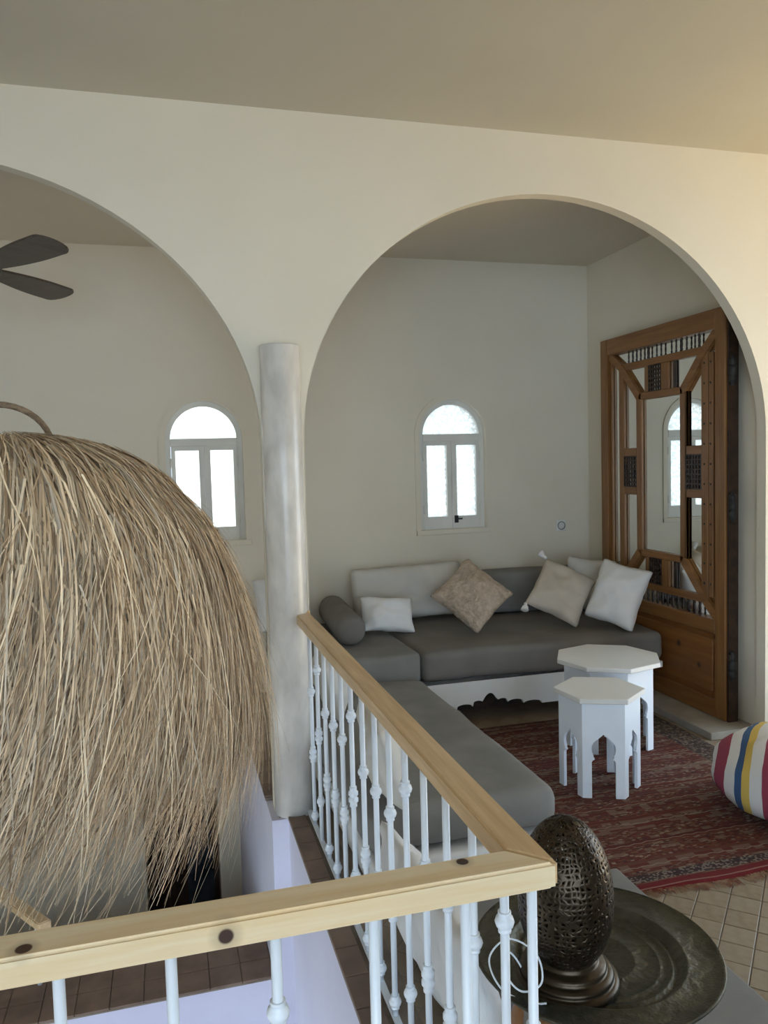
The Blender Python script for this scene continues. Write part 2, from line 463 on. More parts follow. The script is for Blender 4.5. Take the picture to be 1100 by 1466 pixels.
# ------------------------------------------------------------------ low doorway
d = struct(empty('door_1', (0, 0, 0)))
bm = bmesh.new()
bm_box(bm, DX0, DX1, YB+0.62, YB+0.66, ZL, DZ1); bm_box(bm, DX0-0.04, DX0, YB+.24, YB+0.66, ZL, DZ1+.04); bm_box(bm, DX1, DX1+0.04, YB+.24, YB+0.66, ZL, DZ1+.04); bm_box(bm, DX0, DX1, YB+.24, YB+0.66, DZ1, DZ1+0.04)
from_bm('recess', bm, DARKDOOR, d)
box('door_leaf', DX0+0.005, DX1-0.005, YB+0.16, YB+0.20, ZL, DZ1-0.005, DARKDOOR, d)
box('door_leaf', DX0+0.005, DX0+0.04, YB+0.13, YB+0.16, ZL, DZ1-0.005, DARKDOOR, d)
box('door_leaf', DX1-0.035, DX1-0.005, YB+0.13, YB+0.16, ZL, DZ1-0.005, DARKDOOR, d)
box('pane', 0.03, DX1-0.04, YB+0.148, YB+0.158, -1.62, -0.98, BLUEGLASS, d)
box('pane', 0.03, DX1-0.04, YB+0.148, YB+0.158, -2.40, -1.70, BLUEGLASS, d)

# ------------------------------------------------------------------ windows
def arch_ring(c, z0, zc, ro, ri, n=24):
    """open U-shaped band: legs to z0, semicircle about zc; returns polygon"""
    out = [(c+ro, z0)] + [(c + ro*math.cos(PI*i/n), zc + ro*math.sin(PI*i/n)) for i in range(n+1)] + [(c-ro, z0)]
    inn = [(c-ri, z0)] + [(c - ri*math.cos(PI*i/n), zc + ri*math.sin(PI*i/n)) for i in range(n+1)] + [(c+ri, z0)]
    return out + inn
def tri_prism(name, pts, y0, y1, mat, parent):
    bm = bmesh.new(); bm_prism(bm, pts, y0, y1)
    bm.normal_update(); bmesh.ops.triangulate(bm, faces=[f for f in bm.faces if len(f.verts) > 4])
    return from_bm(name, bm, mat, parent)

def window(name, c, glass):
    wdw = struct(empty(name, (c, YB, WZ0)))
    L = lambda o: (setattr(o, 'location', (-c, -YB, -WZ0)), o)[1]
    fy0, fy1 = YB+0.035, YB+0.085
    L(tri_prism('surround', arch_ring(c, WZ0-0.03, WZC, 0.288, 0.252), YB-0.010, YB+0.02, PLASTER, wdw))
    L(box('sill', c-0.288, c+0.288, YB-0.013, YB+0.09, WZ0-0.030, WZ0+0.006, PLASTER, wdw, 0.004, 2))
    L(tri_prism('frame', arch_ring(c, WZ0, WZC, 0.250, 0.215), fy0, fy1, WINFRAME, wdw))
    L(box('transom', c-0.216, c+0.216, fy0-0.006, fy1, 1.688, 1.740, WINFRAME, wdw, 0.003, 1))
    fl = [(c + 0.214*math.cos(PI*i/24), WZC + 0.214*math.sin(PI*i/24)) for i in range(25)]
    L(tri_prism('fanlight_pane', fl, fy0+0.025, fy0+0.031, glass, wdw))
    for s in (-1, 1):
        x0, x1 = (c-0.214, c-0.001) if s < 0 else (c+0.001, c+0.214)
        px0, px1 = (c-0.187, c-0.035) if s < 0 else (c+0.039, c+0.190)
        pz0, pz1 = 1.145, 1.660
        bm = bmesh.new()
        bm_box(bm, x0, px0, fy0, fy1-0.005, WZ0+0.006, 1.691); bm_box(bm, px1, x1, fy0, fy1-0.005, WZ0+0.006, 1.691)
        bm_box(bm, px0, px1, fy0, fy1-0.005, WZ0+0.006, pz0); bm_box(bm, px0, px1, fy0, fy1-0.005, pz1, 1.691)
        sash = L(from_bm('sash', bm, WINFRAME, wdw))
        box('pane', px0-0.002, px1+0.002, fy0+0.022, fy0+0.028, pz0-0.002, pz1+0.002, glass, sash)
        for hz in (1.20, 1.58):
            tube('hinge', [(c+s*0.2165, fy0-0.004, hz-0.03), (c+s*0.2165, fy0-0.004, hz+0.03)], 0.005, WINFRAME, sash, 8)
    bm = bmesh.new()
    bm_box(bm, c-0.012, c+0.014, fy0-0.012, fy0+0.001, 1.098, 1.150)
    bm_box(bm, c-0.004, c+0.040, fy0-0.026, fy0-0.010, 1.121, 1.131)
    o = from_bm('latch', bm, DARKMETAL, wdw); L(o); o.location.x += 0.028; o['label'] = 'black metal window latch'
    return wdw
window('window_1', WX[0], GLASS_C)
window('window_2', WX[1], GLASS_T)

# wall socket
sk = tag(empty('wall_socket', (2.845, YB, 1.04)), 'pale round wall socket between the arched window and the corner', 'socket')
box('plate', -0.042, 0.042, -0.010, 0.0, -0.042, 0.042, WINFRAME, sk, 0.004, 3)
bm = bmesh.new(); bm_lathe(bm, [(0.0, 0.004), (0.024, 0.004), (0.027, 0.016), (0.031, 0.016), (0.032, 0.008)], 24, Matrix.Rotation(PI/2, 4, 'X'))
from_bm('insert', bm, GREYD, sk, True)

# ------------------------------------------------------------------ column
lathe_prof = [(0, 0.0), (0.090, 0.0), (0.0885, 0.5), (0.0865, 1.4), (0.0865, 2.060), (0.084, 2.066), (0.0, 2.066)]
tag(lathe('column', lathe_prof, COLUMN, None, 48, (0.497, 3.452, 0.0)), 'round grey polished plaster column between the two arches', 'column')

# ------------------------------------------------------------------ railing
rail = tag(empty('railing', (0.55, 1.15, 0)), 'white iron baluster railing with pine handrail around the stair void', 'railing')
def inrail(o): o.location = (-0.55, -1.15, 0); return o
RT, RB = 0.900, 0.856
# mitred handrails
def handrail(name, quad, mat, ext):
    bm = bmesh.new()
    a = [bm.verts.new((x, y, RB)) for x, y in quad]; b = [bm.verts.new((x, y, RT)) for x, y in quad]
    bm.faces.new(a[::-1]); bm.faces.new(b)
    for i in range(4): bm.faces.new((a[i], a[(i+1) % 4], b[(i+1) % 4], b[i]))
    bmesh.ops.bevel(bm, geom=[e for e in bm.edges], offset=0.005, segments=3, affect='EDGES')
    return inrail(from_bm(name, bm, mat, rail))
handrail('handrail', [(XL, 1.118), (0.582, 1.118), (0.518, 1.184), (XL, 1.184)], RAIL_X, None)
handrail('handrail', [(0.5835, 1.1195), (0.5835, 3.40), (0.5195, 3.40), (0.5195, 1.1855)], RAIL_Y, None)
inrail(box('handrail_end', 0.516, 0.587, 3.402, 3.455, RB-0.004, RT+0.006, RAIL_Y, rail, 0.006, 3))
inrail(box('bottom_bar', 0.540, 0.560, 1.15, 3.40, 0.012, 0.022, WHITE, rail, 0.002, 1))
inrail(box('bottom_bar', XL, 0.560, 1.140, 1.160, 0.012, 0.022, WHITE, rail, 0.002, 1))
# baluster: slim bar; ball knot and double-ring collar as sub-parts
bmb = bmesh.new(); bm_lathe(bmb, [(0, 0.020), (0.0085, 0.020), (0.0085, RB+0.002), (0, RB+0.002)], 10)
me_bar = bpy.data.meshes.new('baluster'); bmesh.ops.recalc_face_normals(bmb, faces=bmb.faces[:]); bmb.to_mesh(me_bar); bmb.free(); me_bar.materials.append(WHITE)
bmb = bmesh.new(); bm_lathe(bmb, [(0.0085, -0.019), (0.012, -0.019), (0.012, -0.014), (0.010, -0.0125), (0.0155, -0.008), (0.0180, 0.0), (0.0155, 0.008), (0.010, 0.0125), (0.012, 0.014), (0.012, 0.019), (0.0085, 0.019)], 14)
me_ball = bpy.data.meshes.new('ball_knot'); bmesh.ops.recalc_face_normals(bmb, faces=bmb.faces[:]); bmb.to_mesh(me_ball); bmb.free(); me_ball.materials.append(WHITE)
bmb = bmesh.new(); bm_lathe(bmb, [(0.0085, -0.034), (0.0125, -0.033), (0.0125, -0.026), (0.0105, -0.023), (0.0165, -0.016), (0.0165, -0.006), (0.012, -0.002), (0.012, 0.002), (0.0165, 0.006), (0.0165, 0.016), (0.0105, 0.023), (0.0125, 0.026), (0.0125, 0.033), (0.0085, 0.034)], 14)
me_col = bpy.data.meshes.new('collar'); bmesh.ops.recalc_face_normals(bmb, faces=bmb.faces[:]); bmb.to_mesh(me_col); bmb.free(); me_col.materials.append(WHITE)
for me in (me_bar, me_ball, me_col):
    for p in me.polygons: p.use_smooth = True
def baluster(x, y, typ):
    b = link('baluster', me_bar, None, rail); b.location = (x-0.55, y-1.15, 0)
    zs = ((0.725, me_ball, 'ball_knot'), (0.455, me_col, 'collar'), (0.185, me_ball, 'ball_knot')) if typ == 'A' else ((0.595, me_ball, 'ball_knot'), (0.325, me_col, 'collar'), (0.060, me_ball, 'ball_knot'))
    for z, me, n in zs:
        o = link(n, me, None, b); o.location = (0, 0, z)
for i in range(16):
    y = 1.110 + 0.152*i
    if i == 0: y = 1.15
    if y > 3.38: break
    baluster(0.55, y, 'A' if i % 4 == 1 else 'B')
for i in range(1, 20):
    x = 0.585 - 0.152*i
    if x > XL+0.05: baluster(x, 1.15, 'A' if i % 4 == 3 else 'B')

# ------------------------------------------------------------------ sofa along the back wall
SB = tag(empty('sofa_base', (2.16, 4.30, 0)), 'white wooden sofa base with scalloped skirt along the back wall', 'sofa base')
def rel(o, p): o.location = (-p.location.x, -p.location.y, -p.location.z); return o
def scallop(x0, x1):
    pts = [(x1, 0.262), (x0, 0.262)]
    n = 220; per = 0.80
    for i in range(n+1):
        x = x0 + (x1-x0)*i/n
        u = ((x-1.78)/per + 0.5) % 1.0 - 0.5      # -0.5..0.5, ogee peak at 0
        a = abs(u)*per
        if a < 0.045: z = 0.182 - 0.040*(a/0.045)**2
        elif a < 0.11: z = 0.132 + 0.016*math.sqrt(max(0, 1-((a-0.0775)/0.0325)**2)) - 0.004
        elif a < 0.21: z = 0.112 + 0.018*math.sqrt(max(0, 1-((a-0.16)/0.05)**2))
        elif a < 0.33: z = 0.094 + 0.018*math.sqrt(max(0, 1-((a-0.27)/0.06)**2))
        else: z = 0.088
        pts.append((x, z))
    return pts
o = rel(tri_prism('skirt', scallop(1.30, 2.78), 4.235, 4.258, WHITE_WOOD, SB), SB)
rel(box('slat_top', 0.60, 2.95, 4.24, 5.33, 0.222, 0.262, WHITE_WOOD, SB, 0.003, 1), SB)
rel(box('end_panel', 0.602, 0.622, 4.24, 5.33, 0.012, 0.222, WHITE_WOOD, SB), SB)
rel(box('end_panel', 2.757, 2.778, 4.26, 5.33, 0.005, 0.222, WHITE_WOOD, SB), SB)
rel(box('shade_panel', 0.622, 2.757, 4.52, 4.54, 0.005, 0.222, LATTICE, SB), SB)  # dark panel added for the shade under the sofa

tag(soft_box('seat_mattress', 1.365, 2.945, 4.215, 5.32, 0.276, 0.455, GREY, None, 0.045, 0.008, 3.0, 0.006), 'long grey seat mattress under the two beige cushions', 'mattress')
tag(soft_box('seat_mattress', 0.605, 1.360, 4.225, 5.32, 0.274, 0.457, GREYD, None, 0.035, 0.006, 4.0, 0.004), 'short grey seat mattress under the grey bolster in the sofa corner', 'mattress')
tag(soft_box('back_cushion', 1.99, 2.94, 5.06, 5.325, 0.470, 0.755, GREYD, None, 0.05, 0.008, 3.5), 'grey rectangular back cushion leaning on the wall behind the beige cushions', 'cushion')

def pillow(name, label, loc, normal, roll, w_, h_, t_, mat, seed, cat='pillow', group=None, wr=0.016, pinch=0.09):
    o = from_bm(name, pillow_mesh(w_, h_, t_, 24, seed, pinch, wr), mat, None, True)
    o.location = loc; o.rotation_euler = orient(normal, roll)
    tag(o, label, cat, group)
    return o
# white covered back cushion, left half
pillow('back_cushion', 'wide white linen back cushion leaning on the wall above the small white pillow', (1.575, 5.15, 0.658), (0.02, -1, 0.18), math.radians(-1), 0.82, 0.37, 0.18, LINEN2, 4, 'cushion', wr=0.016, pinch=0.03)
pillow('throw_pillow', 'small white pillow leaning between grey bolster and wide white back cushion', (1.322, 4.80, 0.580), (0.05, -0.85, 0.5), math.radians(6), 0.36, 0.24, 0.13, LINEN, 9)
pillow('throw_pillow', 'tan quilted pillow standing on its corner on the grey sofa', (1.850, 4.67, 0.690), (-0.15, -0.78, 0.60), math.radians(45), 0.40, 0.40, 0.15, BEIGE, 2)
p2 = pillow('throw_pillow', 'pale beige tasselled pillow tilted against the grey back cushion', (2.452, 4.62, 0.676), (-0.15, -0.78, 0.60), math.radians(32), 0.37, 0.40, 0.15, BEIGE2, 3)
# tassels on three corners
def tassel(parent, x, z, ang):
    bm = bmesh.new()
    bm_lathe(bm, [(0, 0.0), (0.008, -0.002), (0.013, -0.012), (0.009, -0.022), (0.018, -0.030), (0.026, -0.055), (0.022, -0.060), (0, -0.058)], 14)
    o = from_bm('tassel', bm, LINEN, parent, True)
    o.location = (x, 0.0, z); o.rotation_euler = (0, ang, 0); o['label'] = 'white cotton tassel'
tassel(p2, -0.172, -0.186, math.radians(-15)); tassel(p2, -0.172, 0.186, math.radians(110)); tassel(p2, 0.172, 0.186, math.radians(-130))
pillow('throw_pillow', 'large white pillow at the sofa end beside the mirrored door', (2.725, 4.385, 0.676), (-0.75, -0.70, 0.38), math.radians(14), 0.335, 0.41, 0.16, LINEN, 5)
pillow('throw_pillow', 'white pillow half hidden behind the pale beige tasselled pillow', (2.795, 4.86, 0.665), (-0.75, -1, 0.3), math.radians(6), 0.34, 0.38, 0.14, LINEN2, 6)
pillow('throw_pillow', 'white pillow at the column end of the sofa behind the grey bolster', (0.690, 5.08, 0.655), (0.1, -1, 0.25), math.radians(-3), 0.36, 0.36, 0.14, LINEN, 17)
# bolster
bo = from_bm('bolster', (lambda b: (bm_lathe(b, [(0, -0.42), (0.08, -0.42), (0.108, -0.40), (0.118, -0.36), (0.120, 0), (0.118, 0.36), (0.108, 0.40), (0.08, 0.42), (0, 0.42)], 28), b)[1])(bmesh.new()), GREY, None, True)
bo.rotation_euler = (PI/2, 0, math.radians(-3)); bo.location = (1.035, 4.88, 0.562); bo.scale = (0.80, 0.80, 0.95)
tag(bo, 'grey round bolster lying on the short seat mattress by the column', 'bolster')

# ------------------------------------------------------------------ bench along the railing
BB = tag(empty('bench', (0.97, 3.3, 0)), 'low white bench under the grey mattress beside the railing', 'bench')
rel(box('platform', 0.640, 1.365, 2.60, 4.22, 0.03, 0.155, WHITE_WOOD, BB, 0.004, 2), BB)
rel(box('plinth', 0.68, 1.32, 2.64, 4.20, 0.0, 0.03, WHITE_WOOD, BB), BB)
rel(soft_box('cover_sheet', 0.63, 1.385, 2.55, 3.1, 0.06, 0.166, LINEN, BB, 0.02, 0.008, 9), BB)
tag(soft_box('bench_mattress', 0.615, 1.355, 2.58, 4.20, 0.181, 0.332, GREYD, None, 0.055, 0.010, 2.6, 0.008), 'grey bench mattress running along the white railing', 'mattress')
pillow('floor_cushion', 'off white cushion on the bench mattress against the near end of the railing', (0.730, 2.80, 0.475), (1, -0.1, 0.28), math.radians(3), 0.52, 0.30, 0.13, LINEN2, 12, 'cushion')
pillow('floor_cushion', 'grey white cushion at the far end of the bench mattress by the column', (0.735, 3.78, 0.475), (1, -0.15, 0.32), math.radians(-3), 0.46, 0.30, 0.13, LINEN2, 13, 'cushion')
pillow('floor_cushion', 'large white cushion on the floor leaning against the railing beside the tray table', (0.690, 2.07, 0.200), (1, 0.02, 0.25), math.radians(2), 0.80, 0.40, 0.15, LINEN, 14, 'cushion', wr=0.02, pinch=0.04)

# ------------------------------------------------------------------ mirrored door leaf
DY0, DY1, DZ0, DZT = 3.690, 4.972, 0.044, 2.350
XF = 2.965                    # front plane of the frame
D = tag(empty('mirror_door', (XF, (DY0+DY1)/2, DZ0)), 'carved wooden lattice door with mirror panels and solid lower panel', 'door')
def dbox(name, y0, y1, z0, z1, x0=XF, x1=3.015, mat=DOORWOOD, bevel=0.004, parent=None):
    o = box(name, x0, x1, y0, y1, z0, z1, mat, parent or D, bevel, 1)
    if parent is None: rel(o, D)
    return o
SW = 0.085
dbox('stile', DY0, DY0+SW, DZ0, DZT); dbox('stile', DY1-SW, DY1, DZ0, DZT)
dbox('rail', DY0+SW, DY1-SW, 2.240, DZT, mat=DOORWOOD_H)
dbox('rail', DY0+SW, DY1-SW, 0.525, 0.605, mat=DOORWOOD_H)
dbox('rail', DY0+SW, DY1-SW, DZ0, 0.145, mat=DOORWOOD_H)
dbox('lower_panel', DY0+SW, DY1-SW, 0.145, 0.525, 2.988, 3.008, DOORPANEL, 0.0)
dbox('raised_panel', DY0+SW+0.035, DY1-SW-0.035, 0.180, 0.490, 2.978, 2.990, DOORPANEL, 0.006)
dbox('mirror', DY0+SW-0.01, DY1-SW+0.01, 0.60, 2.25, 3.006, 3.012, MIRROR, 0.0)
dbox('backing', DY0+0.01, DY1-0.01, DZ0+0.01, DZT-0.01, 3.015, 3.035, LATTICE, 0.0)
# second ring of bars (outer frame of the pattern)
ya0, ya1, za0, za1 = 3.888, 4.742, 0.705, 2.140      # centre lines of outer ring
yb0, yb1, zb0, zb1 = 4.085, 4.540, 0.915, 1.930      # inner ring
T = 0.045
def hbar(z, y0, y1, t=T): dbox('pattern_rail', y0, y1, z-t/2, z+t/2, 2.984, 3.005, DOORWOOD_H)
def vbar(y, z0, z1, t=T, wd=0.058, name='pattern_stile'): dbox(name, y-wd/2, y+wd/2, z0, z1, 2.984, 3.005)
hbar(za1, ya0, ya1); hbar(za0, ya0, ya1); hbar(zb1, yb0, yb1); hbar(zb0, yb0, yb1)
vbar(ya0, za0-T/2, za1+T/2); vbar(ya1, za0-T/2, za1+T/2); vbar(yb0, zb0-T/2, zb1+T/2); vbar(yb1, zb0-T/2, zb1+T/2)
# slim doubled fillets next to the stiles and pattern stiles
vbar(4.866, 0.61, 2.235, wd=0.014, name='fillet'); vbar(3.833, za0+0.02, za1-0.02, wd=0.040, name='fillet'); vbar(4.062, zb0, zb1, wd=0.012, name='fillet')
# diagonal braces at the corners, two per corner
def brace(p, q, wd=0.052):
    (y0, z0), (y1, z1) = p, q
    L_ = math.hypot(y1-y0, z1-z0); a = math.atan2(z1-z0, y1-y0)
    M = Matrix.Translation((2.992, (y0+y1)/2, (z0+z1)/2)) @ Matrix.Rotation(a, 4, 'X')
    bm = bmesh.new(); bm_box(bm, -0.012, 0.012, -L_/2, L_/2, -wd/2, wd/2, M)
    rel(from_bm('brace', bm, DOORWOOD_H, D), D)
iy0, iy1, iz0, iz1 = DY0+SW-0.01, DY1-SW+0.01, 0.600, 2.245
for (sy, sz) in ((0, 0), (0, 1), (1, 0), (1, 1)):
    A = ((iy0, iy1)[sy], (iz0, iz1)[sz]); B = ((ya0, ya1)[sy], (za0, za1)[sz]); Cc = ((yb0, yb1)[sy], (zb0, zb1)[sz])
    brace(A, B); brace(B, Cc)
# turned spindles, upper and lower galleries
bms = bmesh.new(); bm_lathe(bms, [(0, -0.5), (0.0055, -0.5), (0.0055, -0.40), (0.007, -0.34), (0.004, -0.28), (0.006, 0), (0.004, 0.28), (0.007, 0.34), (0.0055, 0.40), (0.0055, 0.5), (0, 0.5)], 8)
me_sp = bpy.data.meshes.new('spindle'); bmesh.ops.recalc_face_normals(bms, faces=bms.faces[:]); bms.to_mesh(me_sp); bms.free(); me_sp.materials.append(LATTICE)
for z0, z1, n in ((za1+T/2, 2.240, 0), (0.605, za0-T/2, 1)):
    ys = [3.94, 3.975, 4.05, 4.095, 4.15, 4.195, 4.30, 4.345, 4.44, 4.475, 4.52, 4.565, 4.61, 4.655] if n == 0 else [3.93+0.052*i for i in range(15)]
    for y in ys:
        o = link('spindle', me_sp, None, D); o.location = (2.990-D.location.x, y-D.location.y, (z0+z1)/2-D.location.z); o.scale = (1, 1, (z1-z0)+0.004)
# small turned-lattice grilles with blocks either side
def grille(yc, zc, wy, hz):
    bm = bmesh.new()
    ny = max(3, round(wy/0.027)); nz = max(3, round(hz/0.027))
    for i in range(ny+1):
        y = yc-wy/2 + wy*i/ny; bm_box(bm, 2.984, 2.994, y-0.0032, y+0.0032, zc-hz/2, zc+hz/2)
    for j in range(nz+1):
        z = zc-hz/2 + hz*j/nz; bm_box(bm, 2.986, 2.996, yc-wy/2, yc+wy/2, z-0.0032, z+0.0032)
    for i in range(ny):
        for j in range(nz+1):
            y = yc-wy/2 + wy*(i+.5)/ny; z = zc-hz/2 + hz*j/nz
            bm_box(bm, 2.985, 2.996, y-0.0045, y+0.0045, z-0.0052, z+0.0052)
    o = rel(from_bm('grille', bm, LATTICE, D), D); o['label'] = 'dark turned lattice grille'
ym = (yb0+yb1)/2
for zc in ((za1+zb1)/2, (za0+zb0)/2):
    hz = abs(za1-zb1)-T
    grille(ym+0.055, zc, 0.125, hz)
    dbox('block', ym+0.120, ym+0.165, zc-hz/2, zc+hz/2, 2.986, 3.004); dbox('block', ym-0.085, ym-0.010, zc-hz/2, zc+hz/2, 2.986, 3.004); dbox('block', ym-0.155, ym-0.120, zc-hz/2, zc+hz/2, 2.994, 3.004, LATTICE)
for y0, y1 in ((ya0+0.029, yb0-0.029), (yb1+0.029, ya1-0.029)):
    yc = (y0+y1)/2; wy = y1-y0
    grille(yc, 1.445, wy, 0.20)
    for z in (1.572, 1.318): dbox('block', y0, y1, z-0.027, z+0.027, 2.986, 3.004, DOORWOOD_H)
# studs on the near fillets
bm = bmesh.new()
for y in (3.833, 3.888):
    for z in [0.80+0.115*i for i in range(12)]:
        bm_lathe(bm, [(0, -0.006), (0.0055, -0.003), (0.0065, 0.001)], 8, Matrix.Translation((2.984, y, z)) @ Matrix.Rotation(PI/2, 4, 'Y'))
rel(from_bm('studs', bm, DARKMETAL, D, True), D)
# strip coloured dark as the door edge's shade; iron pintle hinges
dbox('edge_shade_strip', DY0-0.016, DY0-0.001, DZ0, DZT-0.01, 2.978, 3.040, LATTICE, 0.0)
for hz in (0.37, 1.26, 2.00):
    pts = [(0, -0.075), (0.010, -0.07), (0.008, -0.06), (0.014, -0.055), (0.014, -0.030), (0.009, -0.026), (0.016, -0.020), (0.016, 0.018), (0.009, 0.022), (0.014, 0.027), (0.014, 0.050), (0.008, 0.055), (0.010, 0.065), (0, 0.070)]
    o = lathe('hinge', [(r*1.35, z*1.15) for r, z in pts], DARKMETAL, D, 12); o.location = (2.985-D.location.x, DY0-0.036-D.location.y, hz-D.location.z); o['label'] = 'black iron barrel hinge'

# ------------------------------------------------------------------ rug
RUGX0, RUGX1, RUGY0, RUGY1 = 1.40, 2.735, 2.360, 4.15
def mat_kilim():
    m, nt, b = new_mat('kilim_weave')
    t = N(nt, 'ShaderNodeTexCoord'); sp = N(nt, 'ShaderNodeSeparateXYZ')
    nz = N(nt, 'ShaderNodeTexNoise'); nz.inputs['Scale'].default_value = 4; nt.links.new(t.outputs['Object'], nz.inputs['Vector'])
    off = N(nt, 'ShaderNodeVectorMath', operation='MULTIPLY_ADD'); nt.links.new(nz.outputs['Color'], off.inputs[0]); off.inputs[1].default_value = (0.02, 0.03, 0); nt.links.new(t.outputs['Object'], off.inputs[2])
    nt.links.new(off.outputs[0], sp.inputs[0]); X, Y = sp.outputs[0], sp.outputs[1]
    def cells(sx, sy, seed):
        cb = N(nt, 'ShaderNodeCombineXYZ'); nt.links.new(mth(nt, 'FLOOR', mth(nt, 'MULTIPLY', X, sx)), cb.inputs[0]); nt.links.new(mth(nt, 'FLOOR', mth(nt, 'MULTIPLY', Y, sy)), cb.inputs[1]); cb.inputs[2].default_value = seed
        wn = N(nt, 'ShaderNodeTexWhiteNoise'); wn.noise_dimensions = '3D'; nt.links.new(cb.outputs[0], wn.inputs['Vector']); return wn.outputs['Value']
    def rows(sy, seed):
        wn = N(nt, 'ShaderNodeTexWhiteNoise'); wn.noise_dimensions = '1D'; nt.links.new(mth(nt, 'ADD', mth(nt, 'FLOOR', mth(nt, 'MULTIPLY', Y, sy)), seed), wn.inputs['W']); return wn.outputs['Value']
    base = ramp(nt, rows(120, 3.3), [(0, (0.155, 0.034, 0.026)), (0.35, (0.20, 0.062, 0.040)), (0.6, (0.115, 0.028, 0.024)), (0.8, (0.17, 0.075, 0.048)), (0.92, (0.22, 0.055, 0.030))], 'CONSTANT')
    fine = ramp(nt, cells(64, 150, 1), [(0, (0.07, 0.030, 0.030)), (0.18, (0.20, 0.06, 0.042)), (0.40, (0.15, 0.032, 0.026)), (0.62, (0.23, 0.105, 0.062)), (0.80, (0.30, 0.20, 0.14)), (0.93, (0.48, 0.40, 0.31))], 'CONSTANT')
    col = mixrgb(nt, mth(nt, 'MULTIPLY', mth(nt, 'GREATER_THAN', rows(60, 8.0), 0.30), 0.70), base, fine)
    dash = mth(nt, 'MULTIPLY', mth(nt, 'GREATER_THAN', rows(46, 21.0), 0.60), mth(nt, 'GREATER_THAN', cells(24, 46, 5), 0.55))
    col = mixrgb(nt, mth(nt, 'MULTIPLY', dash, 0.50), col, (0.36, 0.27, 0.20))
    # zigzag pale lines
    zz = mth(nt, 'ADD', Y, mth(nt, 'MULTIPLY', mth(nt, 'PINGPONG', X, 0.030), 0.22))
    line = mth(nt, 'LESS_THAN', mth(nt, 'FRACT', mth(nt, 'MULTIPLY', zz, 6.3)), 0.032)
    col = mixrgb(nt, mth(nt, 'MULTIPLY', line, 0.75), col, (0.46, 0.38, 0.29))
    # black and white chequer band and red end band at the near edge
    ch = mth(nt, 'GREATER_THAN', cells(130, 150, 9), 0.62)
    chk = mixrgb(nt, ch, (0.02, 0.016, 0.02), (0.34, 0.29, 0.25))
    inb = mth(nt, 'MULTIPLY', mth(nt, 'GREATER_THAN', Y, RUGY0+0.080), mth(nt, 'LESS_THAN', Y, RUGY0+0.128))
    col = mixrgb(nt, mth(nt, 'MULTIPLY', inb, 0.8), col, chk)
    red = mth(nt, 'LESS_THAN', Y, RUGY0+0.072)
    col = mixrgb(nt, red, col, (0.22, 0.020, 0.022))
    wl = mth(nt, 'LESS_THAN', mth(nt, 'ABSOLUTE', mth(nt, 'SUBTRACT', Y, RUGY0+0.040)), 0.0035)
    col = mixrgb(nt, mth(nt, 'MULTIPLY', wl, 0.7), col, (0.45, 0.30, 0.24))
    # mottled brown border on the door side
    bd = mth(nt, 'GREATER_THAN', X, RUGX1-0.15)
    mot = ramp(nt, cells(80, 90, 2), [(0, (0.035, 0.026, 0.022)), (0.4, (0.12, 0.085, 0.06)), (0.75, (0.24, 0.19, 0.14)), (0.92, (0.34, 0.28, 0.21))], 'CONSTANT')
    col = mixrgb(nt, mth(nt, 'MULTIPLY', bd, 0.85), col, mot)
    hs = N(nt, 'ShaderNodeHueSaturation'); hs.inputs['Saturation'].default_value = 1.15; hs.inputs['Value'].default_value = 0.55; nt.links.new(col, hs.inputs['Color']); nt.links.new(hs.outputs[0], b.inputs['Base Color']); b.inputs['Roughness'].default_value = 0.95
    bump(nt, b, ntex(nt, t.outputs['Object'], 180, 2), 0.6, 0.004)
    return m
rugm = mat_kilim()
rug = tag(empty('rug', (2.06, 3.25, 0)), 'red flat woven kilim with pale dashes under the white tables', 'rug')
bm = bmesh.new(); nx, ny = 40, 54; G = {}
for k_, zt in ((0, 0.0085), (1, 0.001)):
    for i in range(nx+1):
        for j in range(ny+1):
            x = RUGX0 + (RUGX1-RUGX0)*i/nx; y = RUGY0 + (RUGY1-RUGY0)*j/ny
            wv = 0.012*math.sin(x*9)*(1-j/ny)
            q = noise.noise(Vector((x*5, y*5, 1)))*0.0016
            G[k_, i, j] = bm.verts.new((x + 0.006*math.sin(y*7), y+wv, zt + (q if k_ == 0 else 0)))
for i in range(nx):
    for j in range(ny):
        bm.faces.new((G[0, i, j], G[0, i+1, j], G[0, i+1, j+1], G[0, i, j+1]))
        bm.faces.new((G[1, i, j], G[1, i, j+1], G[1, i+1, j+1], G[1, i+1, j]))
for i in range(nx):
    for j in (0, ny): bm.faces.new((G[0, i, j], G[1, i, j], G[1, i+1, j], G[0, i+1, j]))
for j in range(ny):
    for i in (0, nx): bm.faces.new((G[0, i, j], G[0, i, j+1], G[1, i, j+1], G[1, i, j]))
rel(from_bm('weave', bm, rugm, rug, True), rug)
bm = bmesh.new(); rn = random.Random(5)
for i in range(620):
    x = RUGX0 + (RUGX1-RUGX0)*rn.random(); y0 = RUGY0 + 0.012*math.sin(x*9) + 0.004
    L_ = rn.uniform(0.02, 0.055); dx = rn.uniform(-0.015, 0.015)
    bm_tube(bm, [(x, y0, 0.0075), (x+dx*.5, y0-L_*.5, 0.0085+rn.uniform(0, .002)), (x+dx, y0-L_, 0.0078)], [0.0015, 0.0013, 0.0007], 4, False)
fr = rel(from_bm('fringe', bm, mat_noise('rug_fringe', (0.20, 0.05, 0.035), (0.40, 0.27, 0.17), 30, 0.95, 60, 0, 0), rug), rug); tag(fr, 'short red and tan fringe', kind='stuff')

